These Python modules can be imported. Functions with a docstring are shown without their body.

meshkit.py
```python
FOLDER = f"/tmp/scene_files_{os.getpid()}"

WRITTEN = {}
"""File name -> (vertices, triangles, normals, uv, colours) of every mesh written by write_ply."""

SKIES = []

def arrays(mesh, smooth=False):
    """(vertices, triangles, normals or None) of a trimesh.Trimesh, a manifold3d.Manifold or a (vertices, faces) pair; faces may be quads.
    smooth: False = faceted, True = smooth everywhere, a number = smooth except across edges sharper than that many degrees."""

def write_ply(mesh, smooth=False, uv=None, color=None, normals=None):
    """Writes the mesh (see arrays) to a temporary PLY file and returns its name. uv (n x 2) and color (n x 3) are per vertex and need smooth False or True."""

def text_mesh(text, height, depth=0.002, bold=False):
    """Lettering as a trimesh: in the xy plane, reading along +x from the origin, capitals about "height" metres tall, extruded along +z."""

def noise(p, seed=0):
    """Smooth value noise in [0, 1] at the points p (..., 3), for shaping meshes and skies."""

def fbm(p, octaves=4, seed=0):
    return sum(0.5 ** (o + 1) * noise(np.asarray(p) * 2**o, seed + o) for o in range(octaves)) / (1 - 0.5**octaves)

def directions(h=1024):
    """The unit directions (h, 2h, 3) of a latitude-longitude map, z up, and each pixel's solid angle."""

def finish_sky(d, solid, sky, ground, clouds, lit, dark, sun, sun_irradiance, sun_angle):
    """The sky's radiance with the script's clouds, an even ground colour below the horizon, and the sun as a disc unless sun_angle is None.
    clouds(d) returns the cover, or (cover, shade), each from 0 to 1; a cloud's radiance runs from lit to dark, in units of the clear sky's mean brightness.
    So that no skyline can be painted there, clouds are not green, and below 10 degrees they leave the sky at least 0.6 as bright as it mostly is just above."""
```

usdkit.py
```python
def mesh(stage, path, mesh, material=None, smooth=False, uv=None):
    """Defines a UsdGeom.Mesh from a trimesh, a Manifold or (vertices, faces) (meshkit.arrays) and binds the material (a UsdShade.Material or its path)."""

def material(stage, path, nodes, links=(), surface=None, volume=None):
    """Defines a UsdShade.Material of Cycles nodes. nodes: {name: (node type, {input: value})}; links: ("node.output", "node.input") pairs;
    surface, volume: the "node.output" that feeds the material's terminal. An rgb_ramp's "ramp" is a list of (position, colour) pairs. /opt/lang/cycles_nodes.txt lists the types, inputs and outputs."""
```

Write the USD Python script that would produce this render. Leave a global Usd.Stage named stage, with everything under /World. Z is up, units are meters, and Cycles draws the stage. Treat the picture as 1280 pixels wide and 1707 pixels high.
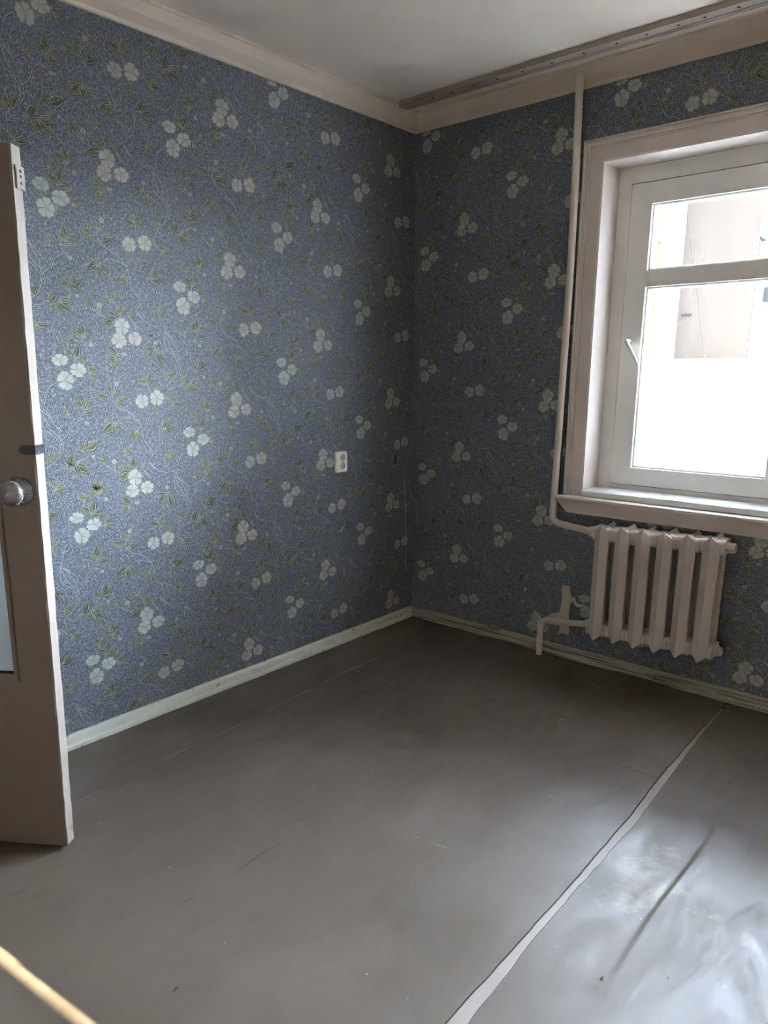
import math, random
import numpy as np, trimesh, usdkit
from pxr import Usd, UsdGeom, UsdLux, UsdShade, Gf, Sdf, Vt
import manifold3d as m3
from manifold3d import Manifold, CrossSection
from scipy.spatial.transform import Rotation as Rot
import shapely.geometry as sg

stage = Usd.Stage.CreateInMemory()
UsdGeom.SetStageUpAxis(stage, 'Z'); UsdGeom.SetStageMetersPerUnit(stage, 1.0)
WORLD = UsdGeom.Xform.Define(stage, '/World'); stage.SetDefaultPrim(WORLD.GetPrim())
UsdGeom.Scope.Define(stage, '/World/Looks')
random.seed(7); RNG = np.random.default_rng(7)

# ------------------------------------------------------------------ camera
F, U0, V0 = 1216.505, 642.56, 931.17
EYE = np.array([2.69592, -3.35005, 1.47215])
CR = Rot.from_euler('zxz', [-0.00132722, 1.31746567, 0.71514892]).as_matrix()
cam = UsdGeom.Camera.Define(stage, '/World/camera')
HA = 36.0
cam.CreateHorizontalApertureAttr(HA); cam.CreateVerticalApertureAttr(HA * 1707 / 1280)
cam.CreateFocalLengthAttr(F / 1280 * HA)
cam.CreateHorizontalApertureOffsetAttr(-(U0 - 640) / 1280 * HA)
cam.CreateVerticalApertureOffsetAttr((V0 - 853.5) / 1280 * HA)
cam.CreateClippingRangeAttr(Gf.Vec2f(0.05, 500))
M = np.eye(4); M[:3, :3] = CR; M[:3, 3] = EYE
UsdGeom.Xformable(cam).AddTransformOp().Set(Gf.Matrix4d(*M.T.ravel().tolist()))
EXPO = 3.92
cam.CreateExposureAttr(EXPO)

# ------------------------------------------------------------------ daylight
SKY = 1.0
sky_mat = usdkit.material(stage, '/World/Looks/sky_look', {
    'sky': ('sky_texture', {'sky_type': 'multiple_scattering', 'sun_disc': False, 'sun_elevation': math.radians(28), 'sun_rotation': math.radians(-97)}),
    'hs': ('hsv', {'saturation': .35, 'fac': 1.0}), 'hz': ('mix_color', {'fac': .65, 'b': (3.95, 4.8, 6.3)}), 'bg': ('background_shader', {'strength': 1.0})}, [('sky.color', 'hs.color'), ('hs.color', 'hz.a'), ('hz.result', 'bg.color')], surface='bg.background')
dome = UsdLux.DomeLight.Define(stage, '/World/sky')
dome.CreateIntensityAttr(SKY)
UsdShade.MaterialBindingAPI.Apply(dome.GetPrim()).Bind(sky_mat)
SUN_SLOPE = 0.128                     # the sun comes through the flat from its other side
SUN_ELEV = math.radians(12)
def aim(prim, d):                     # a light's -z axis along d
    d = np.array(d, float); d /= np.linalg.norm(d); z = -d
    x = np.cross([0, 0, 1.0], z); x /= np.linalg.norm(x); y = np.cross(z, x)
    m = np.eye(4); m[:3, 0] = x; m[:3, 1] = y; m[:3, 2] = z
    UsdGeom.Xformable(prim).AddTransformOp().Set(Gf.Matrix4d(*m.T.ravel().tolist()))
sun = UsdLux.DistantLight.Define(stage, '/World/sun')
sun.CreateAngleAttr(0.53); sun.CreateIntensityAttr(80000.0); sun.CreateColorAttr(Gf.Vec3f(1.0, 0.86, 0.66))
aim(sun, (1, SUN_SLOPE, -math.tan(SUN_ELEV) * math.hypot(1, SUN_SLOPE)))

# ------------------------------------------------------------------ helpers
USED = {}
def path_for(name, parent):
    base = (parent.GetPath().pathString if parent is not None else '/World') + '/' + name
    n = USED.get(base, 0); USED[base] = n + 1
    return base if n == 0 else '%s_%03d' % (base, n)
def keys(o, label=None, cat=None, group=None, kind=None):
    p = o.GetPrim() if hasattr(o, 'GetPrim') else o
    for k, v in (('label', label), ('category', cat), ('group', group), ('kind', kind)):
        if v: p.SetCustomDataByKey(k, v)
    return p
ORIG = {}
def thing(name, label, cat, loc=(0, 0, 0), group=None, kind=None):
    x = UsdGeom.Xform.Define(stage, path_for(name, None)); x.AddTranslateOp().Set(Gf.Vec3d(*map(float, loc)))
    ORIG[x.GetPath().pathString] = np.array(loc, float)
    return keys(x, label, cat, group, kind)
def obj(name, mesh, mat, parent=None, smooth=False, color=None, **kw):
    """one Mesh prim; mesh is in world coordinates"""
    v, f, n = usdkit.meshkit.arrays(mesh, smooth)
    pth = path_for(name, parent)
    if parent is not None:
        o = np.zeros(3)
        for q, val in ORIG.items():
            if pth.startswith(q + '/'): o = val
        v = v - o
    m = UsdGeom.Mesh.Define(stage, pth)
    m.CreatePointsAttr(Vt.Vec3fArray.FromNumpy(v.astype(np.float32)))
    m.CreateFaceVertexCountsAttr(Vt.IntArray.FromNumpy(np.full(len(f), 3, np.int32)))
    m.CreateFaceVertexIndicesAttr(Vt.IntArray.FromNumpy(f.astype(np.int32).ravel()))
    m.CreateSubdivisionSchemeAttr('none')
    m.CreateExtentAttr(Vt.Vec3fArray([Gf.Vec3f(*map(float, v.min(0))), Gf.Vec3f(*map(float, v.max(0)))]))
    if n is not None:
        m.CreateNormalsAttr(Vt.Vec3fArray.FromNumpy(n.astype(np.float32))); m.SetNormalsInterpolation('vertex')
    if color is not None:
        UsdGeom.PrimvarsAPI(m).CreatePrimvar('print', Sdf.ValueTypeNames.Color3fArray, 'vertex').Set(Vt.Vec3fArray.FromNumpy(np.asarray(color, np.float32)))
    UsdShade.MaterialBindingAPI.Apply(m.GetPrim()).Bind(mat)
    return keys(m, **kw)
def box(x0, x1, y0, y1, z0, z1):
    return Manifold.cube([x1 - x0, y1 - y0, z1 - z0]).translate([x0, y0, z0])
def hull_box(x0, x1, y0, y1, z0, z1, r=.003):
    """box with chamfered edges"""
    r = min(r, (x1 - x0) / 2.01, (y1 - y0) / 2.01, (z1 - z0) / 2.01)
    pts = []
    for X in (x0, x1):
        for Y in (y0, y1):
            for Z in (z0, z1):
                sx, sy, sz = (r if X == x0 else -r), (r if Y == y0 else -r), (r if Z == z0 else -r)
                pts += [(X, Y + sy, Z + sz), (X + sx, Y, Z + sz), (X + sx, Y + sy, Z)]
    return Manifold.hull_points(np.array(pts))
def cyl(a, b, r, r2=None, n=24):
    a, b = np.array(a, float), np.array(b, float); d = b - a; L = np.linalg.norm(d); d /= L
    x = np.cross(d, [0, 0, 1.0]) if abs(d[2]) < .9 else np.cross(d, [1.0, 0, 0]); x /= np.linalg.norm(x); y = np.cross(d, x)
    m = np.stack([x, y, d, a], 1)
    return Manifold.cylinder(L, r, r if r2 is None else r2, n).transform(m)
def tube(pts, r, n=16, close=True):
    p = np.array(pts, float); t = np.gradient(p, axis=0); t /= np.linalg.norm(t, axis=1)[:, None]
    a = np.cross(t[0], [0.3, 0.5, 0.81]); a /= np.linalg.norm(a); fr = []
    for k in range(len(p)):
        a = a - (a @ t[k]) * t[k]; a /= np.linalg.norm(a); fr.append((a, np.cross(t[k], a)))
    ang = np.arange(n) * 2 * np.pi / n; rr = np.broadcast_to(r, (len(p),))
    v = np.vstack([p[k] + rr[k] * (np.cos(ang)[:, None] * fr[k][0] + np.sin(ang)[:, None] * fr[k][1]) for k in range(len(p))])
    f = []
    for k in range(len(p) - 1):
        for j in range(n):
            j2 = (j + 1) % n; f += [[k * n + j, k * n + j2, (k + 1) * n + j2], [k * n + j, (k + 1) * n + j2, (k + 1) * n + j]]
    if close:
        c0, c1 = len(v), len(v) + 1; v = np.vstack([v, p[0], p[-1]]); e = (len(p) - 1) * n
        for j in range(n): f += [[c0, (j + 1) % n, j], [c1, e + j, e + (j + 1) % n]]
    return trimesh.Trimesh(v, np.array(f), process=False)
def smooth_path(pts, rad, n=10):
    """polyline with its inner corners rounded"""
    p = [np.array(q, float) for q in pts]; out = [p[0]]
    for k in range(1, len(p) - 1):
        a, b, c = p[k - 1], p[k], p[k + 1]; u = (a - b) / np.linalg.norm(a - b); w = (c - b) / np.linalg.norm(c - b)
        s, e = b + u * rad, b + w * rad
        out += [(1 - t) ** 2 * s + 2 * t * (1 - t) * b + t * t * e for t in np.linspace(0, 1, n)]
    out.append(p[-1])
    res = [out[0]]
    for a, b in zip(out, out[1:]):
        k = max(1, int(np.linalg.norm(b - a) / .12))
        res += [a + (b - a) * i / k for i in range(1, k + 1)]
    return res
def profile_x(poly, x0, x1):
    """a (y, z) outline extruded along x"""
    m = CrossSection([np.array(poly, float)]).extrude(x1 - x0)      # (y,z,x)
    return m.transform(np.array([[0, 0, 1, x0], [1, 0, 0, 0], [0, 1, 0, 0]], float))
def profile_y(poly, y0, y1):
    """an (x, z) outline extruded along y"""
    m = CrossSection([np.array(poly, float)]).extrude(y1 - y0)      # (x,z,y)
    r = m.transform(np.array([[1, 0, 0, 0], [0, 0, 1, y0], [0, 1, 0, 0]], float))
    return r
def ccw(poly):
    p = np.array(poly, float); a = np.sum(p[:, 0] * np.roll(p[:, 1], -1) - p[:, 1] * np.roll(p[:, 0], -1))
    return p if a > 0 else p[::-1]
def tm(m):
    m = m.to_mesh(); return trimesh.Trimesh(m.vert_properties[:, :3], m.tri_verts, process=False)
def fix(m):
    t = tm(m) if isinstance(m, Manifold) else m
    t = trimesh.Trimesh(t.vertices, t.faces, process=True)
    if t.is_watertight and t.volume < 0: t.invert()
    return t
def wobble(mesh, length, amp, scale, seed=0):
    """refine and roughen a mesh a little (old paint, worn edges)"""
    t = tm(mesh.refine_to_length(length)) if isinstance(mesh, Manifold) else mesh
    d = np.array([[usdnoise(p * scale + seed + k * 17.3) for k in range(3)] for p in t.vertices]) if False else noise3(t.vertices * scale + seed)
    t.vertices = t.vertices + d * amp
    return t
_perm = np.random.default_rng(3).uniform(-1, 1, (32, 32, 32, 3))
def noise3(p):
    p = np.asarray(p, float); i = np.floor(p).astype(int); f = p - i; f = f * f * (3 - 2 * f); out = 0
    for dx in (0, 1):
        for dy in (0, 1):
            for dz in (0, 1):
                w = (f[:, 0] if dx else 1 - f[:, 0]) * (f[:, 1] if dy else 1 - f[:, 1]) * (f[:, 2] if dz else 1 - f[:, 2])
                out = out + w[:, None] * _perm[(i[:, 0] + dx) % 32, (i[:, 1] + dy) % 32, (i[:, 2] + dz) % 32]
    return out
def srgb(*c):
    c = np.array(c, float) / 255; return tuple(np.where(c <= .04045, c / 12.92, ((c + .055) / 1.055) ** 2.4))

# ------------------------------------------------------------------ materials
def mat(name, nodes, links, surface='p.BSDF'):
    return usdkit.material(stage, '/World/Looks/' + name, nodes, links, surface=surface)
def paint(name, col, rough=.45, var=.06, bump=.15, bscale=60, dirt=None, spec=.5):
    """old hand-brushed oil paint: slight tone drift, brush relief"""
    c = np.array(col)
    nodes = {'g': ('geometry', {}),
             'n1': ('noise_texture', {'scale': 5.0, 'detail': 5.0, 'roughness': .6}),
             'r1': ('rgb_ramp', {'ramp': [(0.3, tuple(c * (1 - var))), (0.7, tuple(np.minimum(c * (1 + var * .6), 1)))]}),
             'n2': ('noise_texture', {'scale': float(bscale), 'detail': 4.0}),
             'b': ('bump', {'strength': bump, 'distance': .003}),
             'p': ('principled_bsdf', {'roughness': rough, 'specular_ior_level': spec})}
    links = [('g.position', 'n1.vector'), ('g.position', 'n2.vector'), ('n1.fac', 'r1.fac'), ('n2.fac', 'b.height'), ('b.normal', 'p.normal')]
    if dirt is None: links.append(('r1.color', 'p.base_color'))
    else:
        nodes.update({'n3': ('noise_texture', {'scale': dirt[1], 'detail': 8.0, 'roughness': .7}), 'm3': ('map_range', {'from_min': dirt[2], 'from_max': dirt[2] + .05, 'clamp': True}),
                      'mx': ('mix_color', {'b': dirt[0]})})
        links += [('g.position', 'n3.vector'), ('n3.fac', 'm3.value'), ('m3.result', 'mx.fac'), ('r1.color', 'mx.a'), ('mx.result', 'p.base_color')]
    return mat(name, nodes, links)
W_PAINT = paint('white_oil_paint', (.66, .575, .52), .42)
W_SILL = paint('sill_paint', (.74, .72, .69), .38)
W_FRAME = paint('window_paint', (.82, .80, .75), .4)
RAD = paint('radiator_paint', (.52, .455, .41), .5, .05, .25, 45)
PIPE = paint('pipe_paint', (.64, .55, .47), .45)
CEIL = paint('whitewash', (.70, .61, .515), .9, .04, .3, 25, spec=.1)
CORN = paint('cornice_paint', (.64, .53, .43), .6, .05, .2, 30)
RAIL = paint('rail_paint', (.37, .30, .255), .7, .12, spec=.25)
BASE = paint('baseboard_paint', (.64, .66, .56), .5, .08, .4, 40, dirt=((.28, .21, .14), 22.0, .60))
BASE_B = paint('worn_baseboard_paint', (.36, .33, .26), .5, .15, .5, 40, dirt=((.13, .085, .05), 16.0, .53))
DOOR = paint('door_paint', (.155, .125, .10), .5, .05, .2, 35)
DOOR_EDGE = paint('door_edge_paint', (.27, .225, .19), .5, .05, .5, 40, dirt=((.38, .30, .23), 30.0, .64))
PLASTIC = paint('socket_plastic', (.80, .77, .68), .3, .02, .02)
WELL = paint('socket_well_plastic', (.52, .44, .32), .45, .03, .02)
DARK = mat('dark_hole', {'p': ('principled_bsdf', {'base_color': (.02, .018, .016), 'roughness': .8})}, [])
BLACK_METAL = mat('black_metal', {'p': ('principled_bsdf', {'base_color': (.035, .035, .045), 'metallic': .6, 'roughness': .35})}, [])
KNOB = mat('dark_chrome', {'p': ('principled_bsdf', {'base_color': (.24, .225, .23), 'metallic': .85, 'roughness': .32})}, [])
BEAD = mat('bright_chrome', {'p': ('principled_bsdf', {'base_color': (.75, .74, .72), 'metallic': 1.0, 'roughness': .2})}, [])
SCREW = mat('dull_steel', {'p': ('principled_bsdf', {'base_color': (.30, .29, .28), 'metallic': .9, 'roughness': .4})}, [])
PUTTY = paint('flax_and_putty', (.58, .55, .50), .8, .15, .9, 80)
GYP = paint('bare_plaster', (.56, .50, .41), .9, .1, .3, 50, spec=.2)
PLASTER = paint('room_plaster', (.46, .36, .27), .8, .05, .3)
HALL = paint('hall_plaster', (.45, .42, .37), .8, .05, .3)
HALL_FLOOR = paint('hall_floor', (.20, .15, .11), .5, .1)
STRIP = paint('strip_paint', (.29, .24, .205), .6, .1, .3, 30, dirt=((.22, .17, .14), 40.0, .66))
GAP = paint('open_joint', (.045, .035, .03), .9)
CHIP = paint('paint_chip', (.62, .58, .52), .7)
def worn_board(name, col, col2):
    return mat(name, {'g': ('geometry', {}), 'm1': ('mapping', {'scale': (2.2, 3.0, 75.0)}), 'n1': ('noise_texture', {'scale': 1.0, 'detail': 7.0, 'roughness': .65, 'distortion': .3}),
        'r': ('rgb_ramp', {'ramp': [(.40, col), (.53, tuple(np.array(col) * .8)), (.58, col2), (.68, tuple(np.array(col2) * .6))]}), 'b': ('bump', {'strength': .5, 'distance': .004}),
        'p': ('principled_bsdf', {'roughness': .55})}, [('g.position', 'm1.vector'), ('m1.vector', 'n1.vector'), ('n1.fac', 'r.fac'), ('r.color', 'p.base_color'), ('n1.fac', 'b.height'), ('b.normal', 'p.normal')])
BASE_B = worn_board('worn_board', (.40, .38, .30), (.15, .105, .07))
def paper():
    nodes = {'g': ('geometry', {}),
        'mp': ('mapping', {'scale': (1.0, 1.0, .62)}),
        'n': ('noise_texture', {'scale': 230.0, 'detail': 2.5, 'roughness': .6, 'distortion': 1.2}),
        'r': ('rgb_ramp', {'ramp': [(0.34, (.056, .066, .083)), (0.50, (.113, .130, .163)), (0.66, (.365, .384, .415))]}),
        'n2': ('noise_texture', {'scale': 3.0, 'detail': 3.0}),
        'r2': ('rgb_ramp', {'ramp': [(0.3, (.92, .92, .92)), (0.7, (1.0, 1.0, 1.0))]}),
        'mx': ('mix_color', {'blend_type': 'multiply', 'fac': 1.0}),
        'b': ('bump', {'strength': .6, 'distance': .0015}),
        'p': ('principled_bsdf', {'roughness': .5, 'specular_ior_level': .4})}
    return mat('wallpaper', nodes, [('g.position', 'mp.vector'), ('mp.vector', 'n.vector'), ('g.position', 'n2.vector'), ('n.fac', 'r.fac'), ('n2.fac', 'r2.fac'),
        ('r.color', 'mx.a'), ('r2.color', 'mx.b'), ('mx.result', 'p.base_color'), ('n.fac', 'b.height'), ('b.normal', 'p.normal')])
PAPER = paper()
PRINT = mat('wallpaper_print', {'a': ('attribute', {'attribute': 'print'}), 'g': ('geometry', {}), 'n': ('noise_texture', {'scale': 300.0, 'detail': 2.0}), 'b': ('bump', {'strength': .3, 'distance': .001}),
    'p': ('principled_bsdf', {'roughness': .45})}, [('a.color', 'p.base_color'), ('g.position', 'n.vector'), ('n.fac', 'b.height'), ('b.normal', 'p.normal')])
def floor_mat():
    nodes = {'g': ('geometry', {}),
        'big': ('noise_texture', {'scale': 1.6, 'detail': 5.0, 'roughness': .55}),
        'rb': ('rgb_ramp', {'ramp': [(0.30, (.102, .079, .058)), (0.52, (.123, .096, .072)), (0.72, (.147, .119, .094))]}),
        'ms': ('mapping', {'scale': (26.0, 1.6, 1.0), 'rotation': (0, 0, .06)}),
        'st': ('noise_texture', {'scale': 1.0, 'detail': 6.0, 'roughness': .62, 'distortion': .4}),
        'rs': ('map_range', {'from_min': .60, 'from_max': .75, 'to_max': .5, 'clamp': True}),
        'mx': ('mix_color', {'b': (.075, .080, .095)}),
        'fn': ('noise_texture', {'scale': 140.0, 'detail': 4.0}),
        'rf': ('map_range', {'from_min': .74, 'from_max': .80, 'to_max': .5, 'clamp': True}),
        'mx2': ('mix_color', {'b': (.34, .32, .30)}),
        # worn-through spot beside the joint
        'd': ('vector_math', {'math_type': 'distance', 'vector2': (2.05, -1.44, 0)}),
        'wn': ('noise_texture', {'scale': 9.0, 'detail': 6.0, 'roughness': .7}),
        'wa': ('math', {'math_type': 'multiply_add', 'value2': -1.1, 'value3': .62}),
        'ws': ('math', {'math_type': 'subtract'}),
        'wr': ('map_range', {'from_min': -.03, 'from_max': .16, 'to_max': .55, 'clamp': True}),
        'mx3': ('mix_color', {'b': (.32, .26, .185)}),
        'rough': ('map_range', {'from_min': .36, 'from_max': .64, 'to_min': .33, 'to_max': .60, 'clamp': True}),
        'mc': ('mapping', {'scale': (7.0, 2.6, 1.0)}), 'cl': ('noise_texture', {'scale': 1.0, 'detail': 9.0, 'roughness': .72, 'distortion': .8}),
        'bn': ('noise_texture', {'scale': 5.5, 'detail': 5.0, 'roughness': .5}),
        'b': ('bump', {'strength': .12, 'distance': .012}),
        'b2': ('bump', {'strength': .5, 'distance': .002}),
        'p': ('principled_bsdf', {'specular_ior_level': .36})}
    links = [('g.position', k + '.vector') for k in ('big', 'ms', 'fn', 'wn', 'bn')] + [('g.position', 'd.vector1'),
        ('ms.vector', 'st.vector'), ('g.position', 'mc.vector'), ('mc.vector', 'cl.vector'), ('big.fac', 'rb.fac'), ('st.fac', 'rs.value'), ('rs.result', 'mx.fac'), ('rb.color', 'mx.a'),
        ('fn.fac', 'rf.value'), ('rf.result', 'mx2.fac'), ('mx.result', 'mx2.a'),
        ('d.value', 'wa.value1'), ('wa.value', 'ws.value1'), ('wn.fac', 'ws.value2'), ('ws.value', 'wr.value'), ('wr.result', 'mx3.fac'), ('mx2.result', 'mx3.a'), ('mx3.result', 'p.base_color'),
        ('cl.fac', 'rough.value'), ('rough.result', 'p.roughness'), ('bn.fac', 'b.height'), ('st.fac', 'b2.height'), ('b.normal', 'b2.normal'), ('b2.normal', 'p.normal')]
    return mat('floor_paint', nodes, links)
FLOOR = floor_mat()
GLASS = mat('window_glass', {'f': ('fresnel', {'IOR': 1.45}), 't': ('transparent_bsdf', {'color': (.96, .97, .96)}), 'g': ('glossy_bsdf', {'roughness': .0, 'color': (1, 1, 1)}), 'm': ('mix_closure', {})},
            [('f.fac', 'm.fac'), ('t.BSDF', 'm.closure1'), ('g.BSDF', 'm.closure2')], surface='m.closure')
FROST = mat('frosted_glass', {'g': ('geometry', {}), 'n': ('noise_texture', {'scale': 220.0, 'detail': 2.0}), 'b': ('bump', {'strength': .5, 'distance': .002}),
    'p': ('principled_bsdf', {'base_color': (.62, .72, .78), 'roughness': .35, 'transmission_weight': .6, 'ior': 1.45})},
    [('g.position', 'n.vector'), ('n.fac', 'b.height'), ('b.normal', 'p.normal')])
def stucco(name, col, scale=1.5):
    c = np.array(col)
    return mat(name, {'g': ('geometry', {}), 'n': ('noise_texture', {'scale': scale, 'detail': 6.0}), 'r': ('rgb_ramp', {'ramp': [(.3, tuple(c * .92)), (.7, tuple(c))]}),
        'p': ('principled_bsdf', {'roughness': .9, 'specular_ior_level': .1})}, [('g.position', 'n.vector'), ('n.fac', 'r.fac'), ('r.color', 'p.base_color')])
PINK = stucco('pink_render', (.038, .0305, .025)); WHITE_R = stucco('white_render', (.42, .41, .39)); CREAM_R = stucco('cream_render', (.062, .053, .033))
ANNEX = stucco('annex_render', (.82, .81, .78)); GREY_R = stucco('grey_metal_outside', (.016, .015, .0145)); YARD = stucco('yard_concrete', (.11, .105, .10), .6); SHADE_R = stucco('window_dark_outside', (.12, .12, .12))

# ------------------------------------------------------------------ room shell
CZ, CB = 2.750, 2.676                # ceiling, lower edge of the cornice
RX, FY = 3.45, -4.25                 # right wall and the wall behind the camera
WX0, WX1, WZ0, WZ1 = 1.083, 3.15, 0.896, 2.366   # window opening
DY0, DY1, DZ = -3.72, -2.888, 2.06   # doorway in the left wall
wl = obj('wall_left', box(-.12, 0, FY, .35, -.1, CZ + .1) - box(-.2, .1, DY0, DY1, -.2, DZ), PAPER, label='left wall with blue floral wallpaper', cat='wall', kind='structure')
wb = obj('wall_back', box(0, RX + .12, 0, .35, -.1, CZ + .1) - box(WX0, WX1, -.1, .5, WZ0 - .03, WZ1), PAPER, label='window wall with blue floral wallpaper above and around the radiator', cat='wall', kind='structure')
obj('wall_right', box(RX, RX + .12, FY, 0, -.1, CZ + .1), PLASTER, label='right wall of the room, outside the picture', cat='wall', kind='structure')
obj('wall_front', box(-.12, RX + .12, FY - .12, FY, -.1, CZ + .1), PLASTER, label='wall behind the camera', cat='wall', kind='structure')
obj('ceiling', box(0, RX, FY, 0, CZ, CZ + .1), CEIL, label='plain whitewashed ceiling', cat='ceiling', kind='structure')

# cornices
cor = [(0, CB), (.012, CB), (.016, CB + .006), (.016, CB + .012), (.026, CB + .018), (.050, CB + .034), (.070, CB + .056), (.076, CB + .064), (.086, CB + .066), (.086, CZ + .001), (0, CZ + .001)]
def mitred(poly, along_y):
    t = tm(profile_y(ccw(poly), FY, 0)) if along_y else tm(profile_x(ccw([(-a, b) for a, b in poly]), 0, RX))
    v = t.vertices.copy(); e = np.abs(v[:, 1] if along_y else v[:, 0]) < 1e-6
    if along_y: v[e, 1] = -v[e, 0]
    else: v[e, 0] = -v[e, 1]
    t.vertices = v; return fix(t)
obj('trim_1', mitred(cor, True), CORN, label='cream cornice along the top of the left wall', cat='cornice', kind='structure')
obj('trim_2', mitred(cor, False), CORN, label='cream cornice along the top of the window wall', cat='cornice', kind='structure')
# baseboards: plinth and a quarter-round shoe
def base_profile():
    up = [(0, 0), (.024, 0), (.026, .004), (.026, .016), (.022, .022), (.0175, .025), (.0165, .052), (.013, .059), (.008, .061), (0, .061)]
    return up
bl = mitred(base_profile(), True)
def cut_y(t, y1):  # the left baseboard stops at the door casing
    v = t.vertices.copy(); v[v[:, 1] < -4, 1] = y1; t.vertices = v; return t
def refine(t, n):
    v, f = trimesh.remesh.subdivide_to_size(t.vertices, t.faces, n); return trimesh.Trimesh(v, f)
bl = refine(cut_y(bl, -2.80), .06); bl.vertices = bl.vertices + noise3(bl.vertices * [40, 14, 40]) * .0012 * (bl.vertices[:, :1] > .003)
obj('baseboard_left', bl, BASE, smooth=25, label='pale green painted baseboard along the left wall', cat='baseboard', kind='structure')
bb = refine(mitred(base_profile(), False), .06); bb.vertices = bb.vertices + noise3(bb.vertices * [14, 40, 40] + 5) * .0018 * (bb.vertices[:, 1:2] < -.003)
obj('baseboard_back', bb, BASE_B, smooth=25, label='worn chipped baseboard under the radiator and window', cat='baseboard', kind='structure')

# ------------------------------------------------------------------ floor of painted fibreboard sheets
fl = thing('floor', 'grey painted fibreboard floor with scuffs and open joints', 'floor', kind='structure')
obj('subfloor', box(0, RX, FY, 0, -.10, -.004), GAP, fl, label='dark subfloor seen in the joints')
def jag(y, seed, amp=.004):
    return amp * noise3(np.stack([y * 7 + seed, y * 0 + seed * 1.7, y * 0], 1))[:, 0] + amp * .9 * noise3(np.stack([y * 31 + seed, y * 0, y * 0 + seed], 1))[:, 1]
YS = np.linspace(FY, 0, 240)
def seam(kind):          # x of a sheet edge as a function of y
    if kind == 'l': return np.interp(-YS, [0, .3, .97, 1.5, 2.2, 4.3], [.292, .294, .308, .352, .366, .38]) + jag(YS, 1, .0012)
    if kind == 'sl': return np.interp(-YS, [0, .08, .39, .84, 1.15, 1.6, 1.9, 2.22, 4.3], [1.866, 1.866, 1.865, 1.875, 1.892, 1.900, 1.901, 1.903, 1.92]) + jag(YS, 2, .0014)
    if kind == 'sr': return np.interp(-YS, [0, .12, .39, .86, 1.2, 1.585, 1.88, 2.2, 4.3], [1.869, 1.873, 1.879, 1.905, 1.921, 1.921, 1.925, 1.940, 1.98]) + jag(YS, 3, .0022)
def sheet(xl, xr, y0, y1, zfun=None, nx=10, us=None):
    ys = np.unique(np.concatenate([[y0, y1], YS[(YS > y0) & (YS < y1)]]))
    L = np.interp(ys, YS, xl); R_ = np.interp(ys, YS, xr)
    us = np.linspace(0, 1, nx + 1) if us is None else us; nx = len(us) - 1; X = L[:, None] + (R_ - L)[:, None] * us; Y = np.repeat(ys[:, None], nx + 1, 1); Z = np.zeros_like(X)
    if zfun is not None: Z = zfun(X, Y)
    v = np.stack([X, Y, Z], -1).reshape(-1, 3); n, c = len(ys), nx + 1; f = []
    idx = np.arange(n * c).reshape(n, c)
    a, b, d, e = idx[:-1, :-1].ravel(), idx[:-1, 1:].ravel(), idx[1:, 1:].ravel(), idx[1:, :-1].ravel()
    f = np.vstack([np.stack([a, b, d], 1), np.stack([a, d, e], 1)])
    ring = np.concatenate([idx[0, :], idx[1:, -1], idx[-1, -2::-1], idx[-2:0:-1, 0]])
    lo = v[ring].copy(); lo[:, 2] = -.004; k = len(v); m = len(ring); v = np.vstack([v, lo]); j = np.arange(m); j2 = (j + 1) % m
    f = np.vstack([f, np.stack([ring[j], k + j, k + j2], 1), np.stack([ring[j], k + j2, ring[j2]], 1)])
    return trimesh.Trimesh(v, f, process=False)
g = .0011
zero, full = np.zeros_like(YS), np.full_like(YS, RX)
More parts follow.
